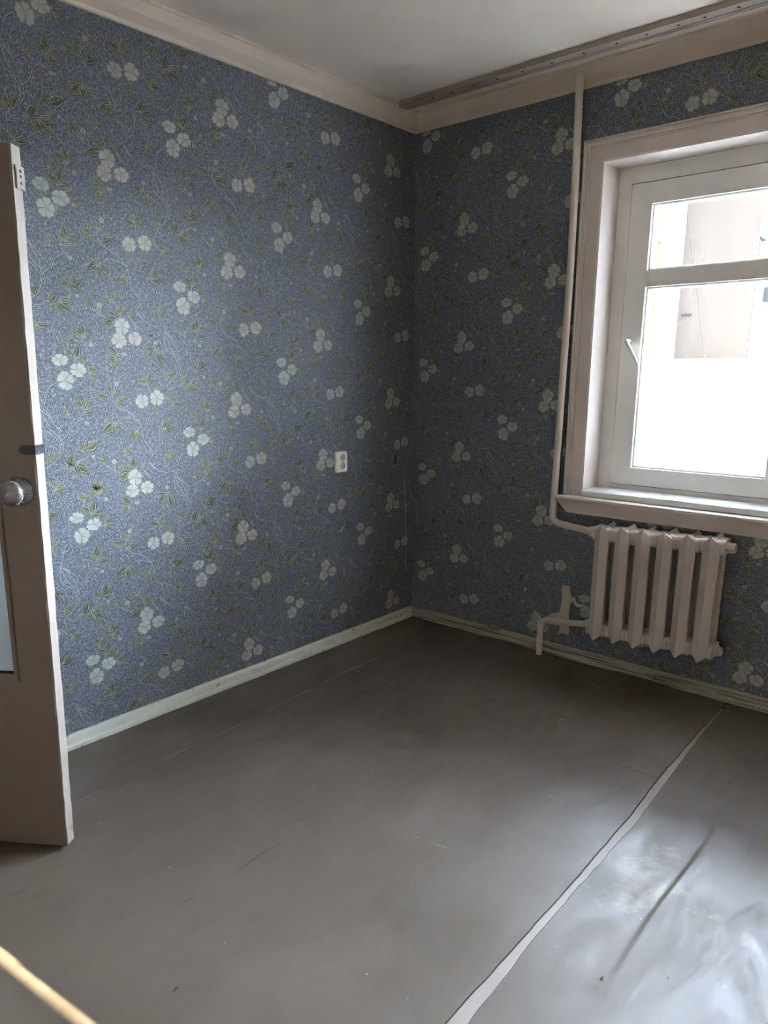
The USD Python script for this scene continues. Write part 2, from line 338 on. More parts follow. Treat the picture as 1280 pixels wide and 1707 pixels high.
obj('floor_sheet', sheet(zero, seam('l') - g, FY, -2.9 - g), FLOOR, fl); obj('floor_sheet', sheet(zero, seam('l') - g, -2.9 + g, 0), FLOOR, fl)
for a, b in ((FY, -.862), (-.862, 0)):
    obj('floor_sheet', sheet(seam('l') + g, seam('sl') - .0035, a + (g if a > FY else 0), b - (g * .3 if b < 0 else 0)), FLOOR, fl)
def buckle(X, Y):
    """the loose sheet by the joint is warped: a lifted fold along x = 2.13"""
    s = np.clip((Y + 1.95) / .5, 0, 1) * np.clip((-.85 - Y) / .35, 0, 1); s = s * s * (3 - 2 * s)
    c = 2.138 + .004 * np.sin(Y * 9); z = .0085 * s * np.exp(-((X - c) / np.where(X < c, .010, .045)) ** 2) * (1 + .25 * np.sin(Y * 13))
    z += .0025 * np.exp(-((X - 2.33) / .05) ** 2) * np.clip((-1.0 - Y) / .6, 0, 1)
    z += .0007 * noise3(np.stack([X.ravel() * 6, Y.ravel() * 3, X.ravel() * 0], 1))[:, 0].reshape(X.shape) * np.clip((X - 1.93) * 8, 0, 1)
    return np.maximum(z + .0008, 0)
obj('floor_sheet', sheet(seam('sr') + .001, full, FY, 0, buckle, us=np.unique(np.concatenate([np.linspace(0, .10, 12), np.linspace(.10, .19, 40), np.linspace(.19, .35, 24), np.linspace(.35, 1, 14)]))), FLOOR, fl, smooth=40)
st = sheet(seam('sl') + .0012, seam('sr') - .0006, FY, -.10, lambda X, Y: X * 0 + .0006, nx=3)
obj('joint_strip', st, STRIP, fl, label='pale putty strip filling the open joint between sheets')
# scuff marks and chips
MARKS = [([1.107, -2.225], [1.097, -2.034], 0.008, 'b'), ([1.103, -2.421], [1.103, -2.357], 0.008, 'd'), ([1.012, -2.503], [1.022, -2.443], 0.005, 'd'), ([0.968, -2.327], [0.961, -2.269], 0.004, 'd'), ([0.659, -2.412], [0.667, -2.333], 0.01, 'd'), ([0.346, -2.244], [0.355, -2.184], 0.005, 'd'), ([1.345, -2.589], [1.348, -2.573], 0.012, 'k'), ([1.166, -2.319], [1.17, -2.274], 0.004, 'd'), ([0.69, -2.714], [0.692, -2.637], 0.012, 'd'), ([1.042, -1.282], [1.046, -1.148], 0.01, 'd'), ([0.832, -1.156], [0.827, -1.048], 0.007, 'd'), ([1.288, -0.996], [1.297, -0.974], 0.014, 'd'), ([1.623, -2.002], [1.626, -1.965], 0.012, 'd'), ([2.252, -1.133], [2.25, -0.975], 0.014, 'd'), ([2.239, -1.757], [2.245, -1.754], 0.006, 'k'), ([2.115, -1.867], [2.121, -1.859], 0.008, 'k'), ([1.739, -1.459], [1.861, -1.452], 0.003, 'd'), ([1.4, -1.726], [1.423, -1.719], 0.003, 'w'), ([1.469, -1.712], [1.524, -1.705], 0.003, 'w'), ([1.057, -0.798], [1.099, -0.739], 0.003, 'w'), ([1.701, -0.723], [1.767, -0.69], 0.003, 'w')]
def decal(poly, z): 
    p = sg.Polygon(poly); v, f = trimesh.creation.triangulate_polygon(p, engine='earcut'); return trimesh.Trimesh(np.c_[v, np.full(len(v), z)], f, process=False)

MARK_M = {'b': paint('blue_scuff', (.030, .045, .085), .5, .3), 'd': paint('grey_scuff', (.075, .074, .078), .5, .3), 'k': paint('dark_spot', (.018, .016, .014), .6), 'w': paint('pale_scratch', (.27, .255, .235), .6)}
def stroke(a, b, w, z, seed, n=14):
    a, b = np.array(a), np.array(b); t = np.linspace(0, 1, n); d = b - a; L = np.linalg.norm(d); d /= L; nn = np.array([-d[1], d[0]]); r = np.random.default_rng(seed)
    mid = a + np.outer(t * L, d) + np.outer(np.cumsum(r.normal(0, w * .10, n)), nn); ww = (w / 2 * np.sin(np.pi * np.clip(t, .03, .97)) ** .7 * r.uniform(.5, 1.1, n))[:, None]
    v = np.c_[np.vstack([mid + ww * nn, mid - ww * nn]), np.full(2 * n, z)]; j = np.arange(n - 1)
    return trimesh.Trimesh(v, np.vstack([np.stack([j + n, j + n + 1, j], 1), np.stack([j + n + 1, j + 1, j], 1)]), process=False)
for k, (a, b, w, c) in enumerate(MARKS):
    obj('scuff_mark', stroke(a, b, w, .0009 if a[0] < 1.9 else .0032, k), MARK_M[c], fl, label={'b': 'blue scuff on the floor', 'k': 'dark spot on the floor', 'w': 'pale scratch on the floor'}.get(c))
lines = []
xs_ = lambda y: float(np.interp(-y, [0, .3, .97, 1.5, 2.2, 4.3], [.292, .294, .308, .352, .366, .38]))
for k, (y0, y1) in enumerate([(-.30, -.62), (-.64, -.97), (-1.0, -1.08), (-1.15, -1.52), (-1.6, -1.7), (-1.85, -2.0)]):
    lines.append(stroke((xs_(y0), y0), (xs_(y1), y1), .0055, .0008, 50 + k))
lines += [stroke((.40, -.86), (.66, -.864), .004, .0008, 61), stroke((.70, -.864), (.86, -.866), .003, .0008, 62)]
obj('joint_filler', trimesh.util.concatenate(lines), MARK_M['w'], fl, label='pale putty left in the joint beside the left wall')

# ------------------------------------------------------------------ wallpaper print
FLOW, FLOW2, VEIN = (.43, .45, .41), (.47, .44, .385), (.19, .205, .19)
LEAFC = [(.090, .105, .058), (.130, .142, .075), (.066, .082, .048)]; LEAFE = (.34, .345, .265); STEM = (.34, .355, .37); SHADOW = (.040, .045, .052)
class Print:
    def __init__(self): self.v, self.f, self.c, self.n = [], [], [], 0
    def poly(self, pts, col, layer):
        """star-shaped outline as a fan"""
        p = np.array(pts, float); k = len(p); c = p.mean(0)
        v = np.c_[np.vstack([p, c]), np.full(k + 1, layer)]
        j = np.arange(k); self.f.append(np.stack([j, (j + 1) % k, np.full(k, k)], 1) + self.n); self.v.append(v); self.c.append(np.tile(col, (k + 1, 1))); self.n += k + 1
    def ribbon(self, pts, w, col, layer):
        p = np.array(pts, float); t = np.gradient(p, axis=0); t /= np.linalg.norm(t, axis=1)[:, None] + 1e-9; nrm = np.stack([-t[:, 1], t[:, 0]], 1)
        w = np.broadcast_to(w, (len(p),))[:, None]; v = np.c_[np.vstack([p + nrm * w / 2, p - nrm * w / 2]), np.full(2 * len(p), layer)]; k = len(p); j = np.arange(k - 1)
        self.f.append(np.vstack([np.stack([j, j + k, j + k + 1], 1), np.stack([j, j + k + 1, j + 1], 1)]) + self.n); self.v.append(v); self.c.append(np.tile(col, (2 * k, 1))); self.n += 2 * k
def spline(pts, n=6):
    p = np.array(pts, float)
    if len(p) == 2: return np.linspace(p[0], p[1], n)
    q = np.vstack([2 * p[0] - p[1], p, 2 * p[-1] - p[-2]]); out = []
    for k in range(1, len(q) - 2):
        for t in np.linspace(0, 1, n, endpoint=False):
            out.append(.5 * ((2 * q[k]) + (-q[k - 1] + q[k + 1]) * t + (2 * q[k - 1] - 5 * q[k] + 4 * q[k + 1] - q[k + 2]) * t * t + (-q[k - 1] + 3 * q[k] - 3 * q[k + 1] + q[k + 2]) * t ** 3))
    return np.vstack(out + [p[-1]])
FLOWERS = [(-15, 29, 34, 34, 0.3, 0), (-33, -23, 34, 30, 0.9, 1), (35, -16, 33, 28, 0.1, 1), (-274, 485, 33, 23, 0.5, 0), (-209, 451, 34, 27, 1.1, 0), (-263, 412, 35, 36, 0.2, 0), (43, 329, 31, 30, 0.7, 0), (111, 340, 34, 32, 0.2, 1)]
BUDS = [(-100, 101, 13, 13), (-17, 510, 14, 9), (125, 556, 10, 11), (-61, 399, 13, 13), (-149, 542, 11, 11), (-196, 256, 11, 9), (-184, 128, 9, 9), (-256, 229, 5, 4)]
LEAVES = [(-135, 88, -147, 131, 1.1), (-103, 70, -110, 114, 0.5), (-103, 75, -90, 93, 0.6), (-16, 64, -18, 116, 1.0), (-31, 57, -74, 84, 1.0), (-38, 45, -99, 34, 1.0), (-32, 52, -83, 51, 0.8), (18, 61, 44, 87, 1.0), (16, 64, 17, 91, 0.7), (-54, 119, -87, 129, 0.9), (-48, 123, -22, 152, 0.9), (-54, 116, -68, 144, 0.6), (-50, 509, -83, 546, 1.0), (-53, 499, -90, 505, 0.8), (-53, 497, -76, 462, 1.0), (-51, 495, -28, 464, 1.0), (-55, 497, -87, 482, 0.9), (-47, 506, -38, 520, 0.5), (119, 527, 75, 535, 1.0), (114, 523, 75, 497, 1.0), (136, 520, 149, 463, 1.2), (122, 527, 124, 547, 0.5), (127, 524, 106, 542, 0.7), (131, 526, 140, 538, 0.5), (184, 415, 160, 445, 0.9), (184, 415, 209, 452, 0.9), (75, 393, 28, 416, 1.0), (69, 399, 43, 398, 0.8), (73, 403, 94, 445, 1.0), (81, 399, 115, 413, 1.0), (70, 406, 58, 432, 0.7), (61, 371, 57, 388, 0.9), (87, 393, 107, 395, 0.6), (116, 362, 116, 396, 0.7), (119, 361, 151, 377, 0.8), (186, 317, 179, 351, 0.9), (185, 315, 232, 317, 1.0), (183, 323, 163, 346, 0.7), (188, 314, 202, 287, 0.8), (185, 312, 174, 290, 0.6), (12, 340, -6, 357, 1.0), (32, 308, 47, 284, 0.9), (103, 308, 103, 278, 1.0), (104, 284, 120, 264, 0.6), (85, 239, 102, 265, 1.0), (124, 212, 150, 256, 1.0), (128, 214, 187, 224, 1.1), (128, 213, 179, 206, 0.9), (131, 216, 170, 246, 0.8), (-104, 341, -149, 364, 1.1), (-70, 327, -21, 346, 1.1), (-80, 362, -103, 399, 1.0), (-74, 369, -45, 382, 0.8), (-75, 364, -50, 367, 0.9), (-82, 370, -88, 391, 0.6), (-47, 410, -47, 433, 0.8), (-48, 408, -26, 412, 0.5), (-94, 249, -119, 267, 0.9), (-89, 248, -141, 211, 1.1), (-87, 242, -85, 195, 1.1), (-78, 248, -50, 219, 1.1), (-81, 244, -67, 215, 0.8), (-92, 241, -111, 211, 0.7), (12, 214, -31, 178, 1.0), (15, 213, -5, 169, 0.9), (17, 210, 21, 169, 0.9), (12, 211, -18, 204, 0.7), (-175, 567, -182, 626, 1.1), (-177, 572, -222, 589, 1.0), (-172, 569, -144, 580, 1.0), (-172, 572, -148, 615, 0.8), (-180, 568, -205, 569, 0.7), (-170, 567, -160, 589, 0.6), (-239, 545, -264, 572, 1.0), (-239, 545, -211, 569, 0.9), (-242, 543, -240, 535, 0.6), (-215, 496, -196, 548, 1.1), (-220, 494, -252, 527, 1.1), (-211, 490, -171, 504, 1.1), (-192, 473, -159, 482, 1.2), (-218, 494, -224, 526, 0.7), (-208, 495, -181, 510, 0.6), (-269, 454, -295, 456, 1.2), (-226, 420, -212, 402, 1.3), (-220, 428, -226, 410, 0.7), (-168, 440, -133, 465, 0.9), (-165, 438, -133, 419, 0.9), (-167, 437, -155, 424, 0.8), (-165, 439, -146, 448, 0.7), (-207, 320, -211, 368, 1.2), (-209, 313, -239, 339, 1.0), (-198, 321, -161, 339, 0.9), (-203, 297, -163, 298, 1.3), (-205, 307, -227, 316, 0.6), (-262, 291, -287, 309, 1.0), (-264, 294, -260, 323, 0.6), (-262, 289, -278, 285, 0.7), (-218, 148, -238, 188, 1.0), (-212, 162, -156, 189, 1.3), (-216, 148, -234, 160, 0.7), (-216, 124, -191, 136, 0.7), (-222, 123, -205, 109, 0.7), (-290, 102, -264, 146, 1.3), (-259, 104, -247, 57, 1.1), (-250, 102, -204, 64, 1.1), (-252, 108, -214, 98, 0.9), (-270, 100, -286, 72, 0.8), (-257, 102, -268, 79, 0.7), (-251, 110, -228, 112, 0.6), (-364, 118, -385, 137, 1.0), (-363, 119, -336, 151, 1.1), (149, 98, 130, 131, 1.1), (152, 95, 125, 73, 1.2), (152, 100, 185, 115, 1.0), (266, -4, 251, 14, 1.0)]
STEMS = [[(-71, 118), (-48, 123), (-28, 96), (-16, 67)], [(-134, 91), (-114, 73), (-82, 56)], [(28, 69), (31, 41), (59, 20)], [(57, 669), (85, 636), (124, 620), (165, 618), (179, 603), (204, 574), (229, 550), (236, 520)], [(167, 605), (179, 569), (200, 525), (225, 500), (234, 475), (230, 446), (203, 418), (174, 402)], [(174, 402), (185, 380), (232, 386)], [(263, 506), (278, 539), (322, 566)], [(20, 658), (29, 637), (54, 612)], [(122, 535), (130, 518)], [(-44, 513), (-17, 509)], [(-52, 512), (-42, 535)], [(-85, 337), (-58, 307), (-21, 292), (11, 264), (29, 237), (35, 209)], [(27, 248), (-6, 262), (-40, 267), (-69, 254), (-86, 247)], [(35, 211), (50, 219), (69, 258), (90, 284)], [(35, 209), (39, 173), (59, 147), (74, 113)], [(110, 215), (111, 179), (96, 133), (67, 104), (53, 88), (80, 52)], [(6, 212), (25, 224)], [(-85, 340), (-77, 364), (-64, 392), (-48, 410)], [(75, 395), (79, 373), (95, 355)], [(-301, 404), (-330, 380), (-347, 331), (-355, 308)], [(-360, 307), (-334, 284), (-318, 252), (-304, 229), (-306, 194)], [(-309, 185), (-309, 160), (-333, 121), (-362, 101)], [(-364, 291), (-360, 246), (-341, 226), (-323, 213), (-307, 185)], [(-305, 194), (-278, 213), (-262, 244), (-245, 268), (-213, 281), (-202, 317)], [(-221, 275), (-197, 260)], [(-217, 143), (-215, 163)], [(-222, 123), (-290, 102), (-311, 100)], [(-213, 495), (-217, 477)], [(-175, 567), (-181, 554), (-152, 543)], [(-239, 545), (-237, 518), (-222, 497)], [(131, 216), (109, 209)], [(179, 319), (143, 352)], [(-362, 101), (-362, 79), (-332, 83)]]
PX, PZ = .530, .5843
def petal(c, R, a, w, sq):
    t = np.linspace(-1, 1, 11); pts = [(0.04 * R, 0)]
    for s in t:
        th = s * w; r = R * (1 - .22 * abs(s) ** 2.4 - .13 * math.exp(-(s / .25) ** 2))
        pts.append((r * math.cos(th), r * math.sin(th)))
    p = np.array(pts); ca, sa = math.cos(a), math.sin(a)
    p = np.stack([p[:, 0] * ca - p[:, 1] * sa, p[:, 0] * sa + p[:, 1] * ca], 1)
    return c + p * sq
def flower(P, c, rx, ry, rot, kind, rng):
    c = np.array(c); R = max(rx, ry); sq = np.array([rx / R, ry / R]); base = np.array(FLOW2 if kind else FLOW)
    n = 5
    # dark edge under the petals
    for k in range(n):
        a = rot + 2 * math.pi * k / n
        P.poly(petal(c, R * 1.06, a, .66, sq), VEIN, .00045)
    for k in range(n):
        a = rot + 2 * math.pi * k / n; col = base * rng.uniform(.88, 1.08)
        P.poly(petal(c, R * rng.uniform(.88, 1.06), a + rng.uniform(-.09, .09), .56, sq), col, .00055 + .00004 * k)
        for s in (-.28, 0, .28):
            e = np.array([math.cos(a + s), math.sin(a + s)]) * R * sq
            P.ribbon([c + e * .2, c + e * .55, c + e * (.82 if s == 0 else .7)], [.0012, .0012, .0006], col * .72, .0008)
    P.poly([c + .13 * R * sq * np.array([math.cos(t), math.sin(t)]) for t in np.linspace(0, 6.28, 8)[:-1]], (.30, .29, .16), .0009)
    for t in np.linspace(0, 6.28, 9)[:-1]:
        d = np.array([math.cos(t), math.sin(t)]); P.ribbon([c + d * .1 * R, c + d * .24 * R], .0012, (.42, .40, .26), .00095)
def leaf(P, b, t, wf, rng):
    b, t = np.array(b), np.array(t); d = t - b; L = np.linalg.norm(d); d /= L; n = np.array([-d[1], d[0]]); bend = rng.uniform(-.08, .08)
    def outline(k, side=0):
        s = np.linspace(0, 1, 8); w = k * .21 * wf * L * np.sin(np.pi * s ** .8) * (1 - .25 * s)
        mid = b + np.outer(s * L * (1 if k <= 1 else 1.0), d) + np.outer(bend * L * np.sin(np.pi * s), n)
        l, r = mid + w[:, None] * n, mid - w[:, None] * n
        if side == 1: return np.vstack([l, mid[::-1][1:-1]])
        if side == -1: return np.vstack([mid, r[::-1][1:-1]])
        return np.vstack([l, r[::-1][1:-1]])
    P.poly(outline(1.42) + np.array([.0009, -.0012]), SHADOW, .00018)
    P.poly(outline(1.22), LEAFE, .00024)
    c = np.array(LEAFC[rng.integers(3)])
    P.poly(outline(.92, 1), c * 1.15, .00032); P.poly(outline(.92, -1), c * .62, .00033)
    s = np.linspace(-.1, .92, 6); mid = b + np.outer(s * L, d) + np.outer(bend * L * np.sin(np.pi * np.clip(s, 0, 1)), n)
    P.ribbon(mid, [.0012, .0016, .0014, .0012, .001, .0006], LEAFE, .0004)
def bud(P, c, rx, ry):
    c = np.array(c); ang = np.linspace(0, 2 * np.pi, 12)[:-1]; o = np.stack([np.cos(ang) * rx, np.sin(ang) * ry], 1) * 1.0
    P.poly(c + o * 1.12, SHADOW, .00042); P.poly(c + o, np.array(FLOW) * .82, .0005); P.poly(c + o * [.3, .85], np.array(FLOW) * .55, .00056)
def wallpaper_print(u0, u1, v0, v1, A, holes):
    P = Print(); rng = np.random.default_rng(11)
    i0, i1 = int((u0 - A[0]) / PX) - 2, int((u1 - A[0]) / PX) + 2
    j0, j1 = int((v0 - A[1]) / PZ) - 2, int((v1 - A[1]) / PZ) + 2
    for i in range(i0, i1 + 1):
        for j in range(j0, j1 + 1):
            o = np.array([A[0] + i * PX, A[1] + (j + .5 * (i % 2)) * PZ])
            if o[0] < u0 - .5 or o[0] > u1 + .5 or o[1] < v0 - .7 or o[1] > v1 + .3: continue
            S_ = lambda q: o + np.array(q) / 1000.
            for s in STEMS:
                c = spline([S_(q) for q in s], 5); w = np.linspace(.0028, .0018, len(c))
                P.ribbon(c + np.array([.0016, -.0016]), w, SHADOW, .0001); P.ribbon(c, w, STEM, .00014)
            for a, b, c, d, w in LEAVES:
                p0, p1 = S_((a, b)), S_((c, d)); e = p1 - p0
                for k in range(2):
                    if rng.random() < .62:
                        an = (1 if k else -1) * rng.uniform(.45, .95); L_ = rng.uniform(.45, .8); ee = np.array([e[0] * math.cos(an) - e[1] * math.sin(an), e[0] * math.sin(an) + e[1] * math.cos(an)]) * L_
                        q0 = p0 + e * rng.uniform(0, .25); leaf(P, q0, q0 + ee, w * .85, rng)
                leaf(P, p0, p1, w, rng)
            for a, b, rx, ry in BUDS: bud(P, S_((a, b)), rx / 1250., ry / 1250.)
            for a, b, rx, ry, ro, k in FLOWERS: flower(P, S_((a, b)), rx / 1000., ry / 1000., ro, k, rng)
    v, f, c = np.vstack(P.v), np.vstack(P.f), np.vstack(P.c)
    a, b, d = v[f[:, 0], :2], v[f[:, 1], :2], v[f[:, 2], :2]
    x = (b - a)[:, 0] * (d - a)[:, 1] - (b - a)[:, 1] * (d - a)[:, 0]; f[x < 0] = f[x < 0][:, ::-1]
    inside = (v[:, 0] > u0) & (v[:, 0] < u1) & (v[:, 1] > v0) & (v[:, 1] < v1)
    for h in holes: inside &= ~((v[:, 0] > h[0]) & (v[:, 0] < h[1]) & (v[:, 1] > h[2]) & (v[:, 1] < h[3]))
    f = f[inside[f].all(1)]; use = np.unique(f); m = np.full(len(v), -1); m[use] = np.arange(len(use))
    return v[use], m[f], c[use]
v, f, c = wallpaper_print(FY, -.001, .06, CB + .002, (-1.776, 2.1904), [(DY0, DY1, 0, DZ)])
obj('floral_print', trimesh.Trimesh(np.stack([v[:, 2], v[:, 0], v[:, 1]], 1), f, process=False), PRINT, wl, color=c, kind='stuff', label='white blossoms, olive leaves and pale vines printed on the blue paper')
v, f, c = wallpaper_print(.001, RX, .06, CB + .002, (.34475, 1.6083), [(WX0 - .06, WX1 + .06, WZ0 - .06, WZ1 + .06)])
obj('floral_print', trimesh.Trimesh(np.stack([v[:, 0], -v[:, 2], v[:, 1]], 1), f, process=False), PRINT, wb, color=c, kind='stuff', label='white blossoms, olive leaves and pale vines printed on the blue paper')

# damage in the paper
def flat_left(poly, t=.0016):
    m = CrossSection([ccw(poly)]).extrude(t); return m.transform(np.array([[0, 0, 1, 0], [1, 0, 0, 0], [0, 1, 0, 0]], float))
def flat_back(poly, t=.0016):
    m = CrossSection([ccw(poly)]).extrude(t); return fix(tm(m.transform(np.array([[1, 0, 0, 0], [0, 0, -1, 0], [0, 1, 0, 0]], float))))
zz = np.linspace(.288, .86, 26); wob = .0012 * noise3(np.stack([zz * 23, zz * 0, zz * 0], 1))[:, 0]
yy = np.interp(zz, [.288, .86], [-.056, -.077]) + wob; ww = .0016 * (1 + .5 * noise3(np.stack([zz * 30, zz * 0 + 4, zz * 0], 1))[:, 1]); ww[0] = ww[-1] = .0003
obj('split_seam', flat_left(np.r_[np.c_[yy - ww, zz], np.c_[yy + ww, zz][::-1]]), GYP, wl, label='pale split in the wallpaper seam near the corner')
obj('cable_hole', flat_left([(-.165, .950), (-.158, .945), (-.153, .955), (-.153, .998), (-.160, 1.004), (-.166, .99)], .0012), DARK, wl, label='dark slot torn in the wallpaper')
obj('paper_tear', flat_left([(-.63, .634), (-.615, .638), (-.60, .648), (-.587, .655), (-.59, .648), (-.605, .636), (-.62, .631)], .0012), GYP, wl, label='small curled tear in the wallpaper')
tear = [(1.003, .384), (1.020, .388), (1.047, .388), (1.049, .362), (1.057, .343), (1.058, .33), (1.072, .32), (1.066, .308), (1.054, .292), (1.051, .25), (1.053, .20), (1.058, .15), (1.061, .130), (1.046, .123), (1.033, .127), (1.018, .123), (1.003, .125),
        (1.006, .165), (.975, .158), (.945, .172), (.940, .185), (.913, .193), (.930, .203), (.948, .212), (.962, .226), (.982, .228), (.995, .238), (1.003, .262), (1.006, .30)]
obj('torn_patch', flat_back(tear, .0016), GYP, wb, label='bare patch where the wallpaper is torn off')
curl = tube(smooth_path([(1.066, -.004, .322), (1.083, -.012, .312), (1.092, -.020, .296), (1.112, -.024, .298), (1.136, -.016, .302)], .008), [.010] * 1 + [.0095] * 0 or .009, 8) if False else None
cx = np.array([(1.064, -.003, .330), (1.076, -.006, .325), (1.086, -.010, .312), (1.096, -.011, .300), (1.115, -.010, .300), (1.138, -.007, .304)]); cw = np.array([.020, .020, .018, .016, .015, .010])
cv = np.vstack([cx + np.c_[cw * 0, cw * .2, cw / 2], cx - np.c_[cw * 0, cw * .3, cw / 2]]); k = len(cx)
cf = [[j, j + 1, j + k + 1] for j in range(k - 1)] + [[j, j + k + 1, j + k] for j in range(k - 1)]
sh = trimesh.Trimesh(cv, cf, process=False); sh2 = trimesh.Trimesh(cv + [0, -.0008, 0], np.array(cf)[:, ::-1], process=False)
obj('paper_curl', trimesh.util.concatenate([sh, sh2]), GYP, wb, label='curled strip of torn wallpaper')
obj('paper_tear', flat_back([(.779, .325), (.790, .332), (.796, .322), (.788, .308), (.780, .314)], .0012), GYP, wb, label='small ochre scrape in the wallpaper')

# ------------------------------------------------------------------ window
win = thing('window_1', 'white painted wooden window with an opening sash in a deep reveal', 'window', (WX0, 0, WZ0), kind='structure')
prof = [(0, 0), (0, .016), (.004, .018), (.054, .018), (.058, .013), (.064, .013), (.067, .021), (.077, .023), (.080, .018), (.085, .018), (.088, .026), (.092, .027), (.095, .024), (.095, 0)]
def sweep_casing(prof, x0, x1, zb, zt):
    st = []
    for cx_, cz_, sx, sz in ((x0, zb, -1, 0), (x0, zt, -1, 1), (x1, zt, 1, 1), (x1, zb, 1, 0)):
        st.append(np.array([(cx_ + sx * w, -d, cz_ + sz * w) for w, d in prof]))
    n = len(prof); v = np.vstack(st); f = []
    for s in range(3):
        for j in range(n):
            j2 = (j + 1) % n; a, b, c_, d_ = s * n + j, s * n + j2, (s + 1) * n + j2, (s + 1) * n + j; f += [[a, b, c_], [a, c_, d_]]
    cap, cf_ = trimesh.creation.triangulate_polygon(sg.Polygon(prof), engine='earcut')
    t = trimesh.Trimesh(v, f, process=False)
    caps = []
    for s in (0, 3):
        cx_, cz_, sx = ((x0, zb, -1) if s == 0 else (x1, zb, 1)); caps.append(trimesh.Trimesh(np.array([(cx_ + sx * w, -d, cz_) for w, d in cap]), cf_, process=False))
    return trimesh.util.concatenate([t] + caps)
arch = trimesh.Trimesh(*[getattr(sweep_casing(prof, WX0, WX1, .866, WZ1), a) for a in ('vertices', 'faces')], process=True); arch.fix_normals()
obj('architrave', arch, W_PAINT, win, smooth=20)
ap = [(0, .866), (-.062, .866), (-.070, .862), (-.071, .853), (-.066, .848), (-.056, .832), (-.045, .812), (-.036, .795), (-.032, .789), (-.031, .778), (0, .778)]
t = tm(profile_x(ccw(ap), .96, WX1 + .12)); t = refine(t, .12); vv = t.vertices.copy()
le = vv[:, 0] < .9601; vv[le, 0] = 1.047 - (np.abs(vv[le, 1])) * 1.22
ri = vv[:, 0] > WX1 + .1199; vv[ri, 0] = WX1 + .033 + np.abs(vv[ri, 1]) * 1.22
t.vertices = vv; obj('apron', fix(t), W_PAINT, win, smooth=30)
sl = refine(tm(hull_box(WX0 + .0005, WX1 - .0005, -.026, .15, .866, WZ0, .004)), .05); vv = sl.vertices; fr = vv[:, 1] < -.015
vv[fr] += noise3(vv[fr] * [45, 20, 45]) * [0, .0035, .0018]; sl.vertices = vv
obj('sill', sl, W_SILL, win, smooth=40, label='white window sill with a chipped front edge')
for nm, b in (('reveal_lining', box(WX0 - .0, WX0 + .004, -.014, .16, WZ0, WZ1)), ('reveal_lining', box(WX1 - .004, WX1, -.014, .16, WZ0, WZ1)), ('reveal_lining', box(WX0, WX1, -.014, .16, WZ1 - .004, WZ1))):
    obj(nm, b, W_PAINT, win)
fr = hull_box(WX0, WX1, .156, .235, WZ0 - .03, WZ1, .003)
for a, b in ((1.150, 1.900), (1.972, 3.085)): fr = fr - box(a, b, .1, .2005, .915, 2.292) - box(a + .02, b - .02, .1, .3, .935, 2.272)
obj('fixed_frame', fr, W_FRAME, win, smooth=30)
def bead(x0, x1, z0, z1):
    o = []
    r = [(0, .163), (.008, .163), (.010, .166), (.012, .186), (0, .186)]
    ring = []
    for (X, Z, sx, sz) in ((x0, z0, 1, 1), (x1, z0, -1, 1), (x1, z1, -1, -1), (x0, z1, 1, -1)):
        ring.append(np.array([(X + sx * (w - .008), y, Z + sz * (w - .008)) for w, y in r]))
    n = len(r); v = np.vstack(ring); f = []
    for s in range(4):
        for j in range(n):
            j2 = (j + 1) % n; a, b, c_, d_ = s * n + j, s * n + j2, ((s + 1) % 4) * n + j2, ((s + 1) % 4) * n + j; f += [[a, b, c_], [a, c_, d_]]
    return fix(trimesh.Trimesh(v, f, process=False))
def sash(x0, x1, z0, z1, gx0, gx1, panes, handle):
    m = hull_box(x0, x1, .147, .200, z0, z1, .003)
    for a, b in panes: m = m - box(gx0 - .008, gx1 + .008, .1, .3, a - .008, b + .008)
    s = obj('sash', m, W_FRAME, win, smooth=30)
    for a, b in panes:
        obj('glazing_bead', bead(gx0 - .0, gx1 + .0, a, b), W_FRAME, s, smooth=20)
        obj('glass_pane', box(gx0 - .008, gx1 + .008, .188, .192, a - .008, b + .008), GLASS, s)
    return s
s1 = sash(1.154, 1.896, .919, 2.288, 1.262, 1.858, [(1.012, 1.834), (1.921, 2.188)], True)
sash(1.976, 3.081, .919, 2.288, 2.08, 2.98, [(1.012, 1.834), (1.921, 2.188)], False)
hx, hz = 1.203, 1.602
h = cyl((hx, .148, hz), (hx, .140, hz), .021) + cyl((hx, .141, hz), (hx, .098, hz), .0085)
tip = np.array([1.268, .100, 1.492]); h = h + Manifold.batch_hull([Manifold.sphere(.0095, 16).translate([hx, .098, hz]), Manifold.sphere(.0065, 16).translate(list(tip))])
obj('handle', h, W_FRAME, s1, smooth=40, label='white lever handle turned down')
# plastered reveal outside the frame
obj('outer_reveal', box(WX0 - .06, WX0 + .03, .236, .349, WZ0 - .03, WZ1), W_PAINT, win)
obj('outer_sill', box(WX0 + .03, WX1, .236, .42, WZ0 - .035, WZ0 - .02), GREY_R, win)

# ------------------------------------------------------------------ curtain rail
rail = thing('curtain_rail', 'long dark wooden curtain rail screwed to the ceiling above the window', 'curtain rail', (1.75, -.22, CZ))
CZR = CZ - .022
pts = [(.112, -.262), (.092, -.245), (.086, -.222), (.095, -.20), (.112, -.186)]
body = CrossSection([ccw(pts + [(RX - .01, -.186), (RX - .01, -.262)])]).extrude(.022).translate([0, 0, CZR])
body = body - box(.13, RX + 1, -.212, -.206, CZR - .01, CZR + .008)
obj('rail_board', body, RAIL, rail, smooth=20)
obj('front_lip', profile_x(ccw([(-.186, CZ), (-.186, CZR - .002), (-.181, CZR - .004), (-.176, CZR), (-.176, CZ)]), .11, RX - .01), CORN, rail, label='paler lip along the wall side of the rail')
for x in [.293, .407, .531, .655, .782, .925, 1.07, 1.212, 1.334, 1.455, 1.551, 1.67, 1.80, 1.93]:
    obj('screw', cyl((x, -.234, CZR - .0015), (x, -.234, CZR + .004), .0052, n=12), DARK, rail)

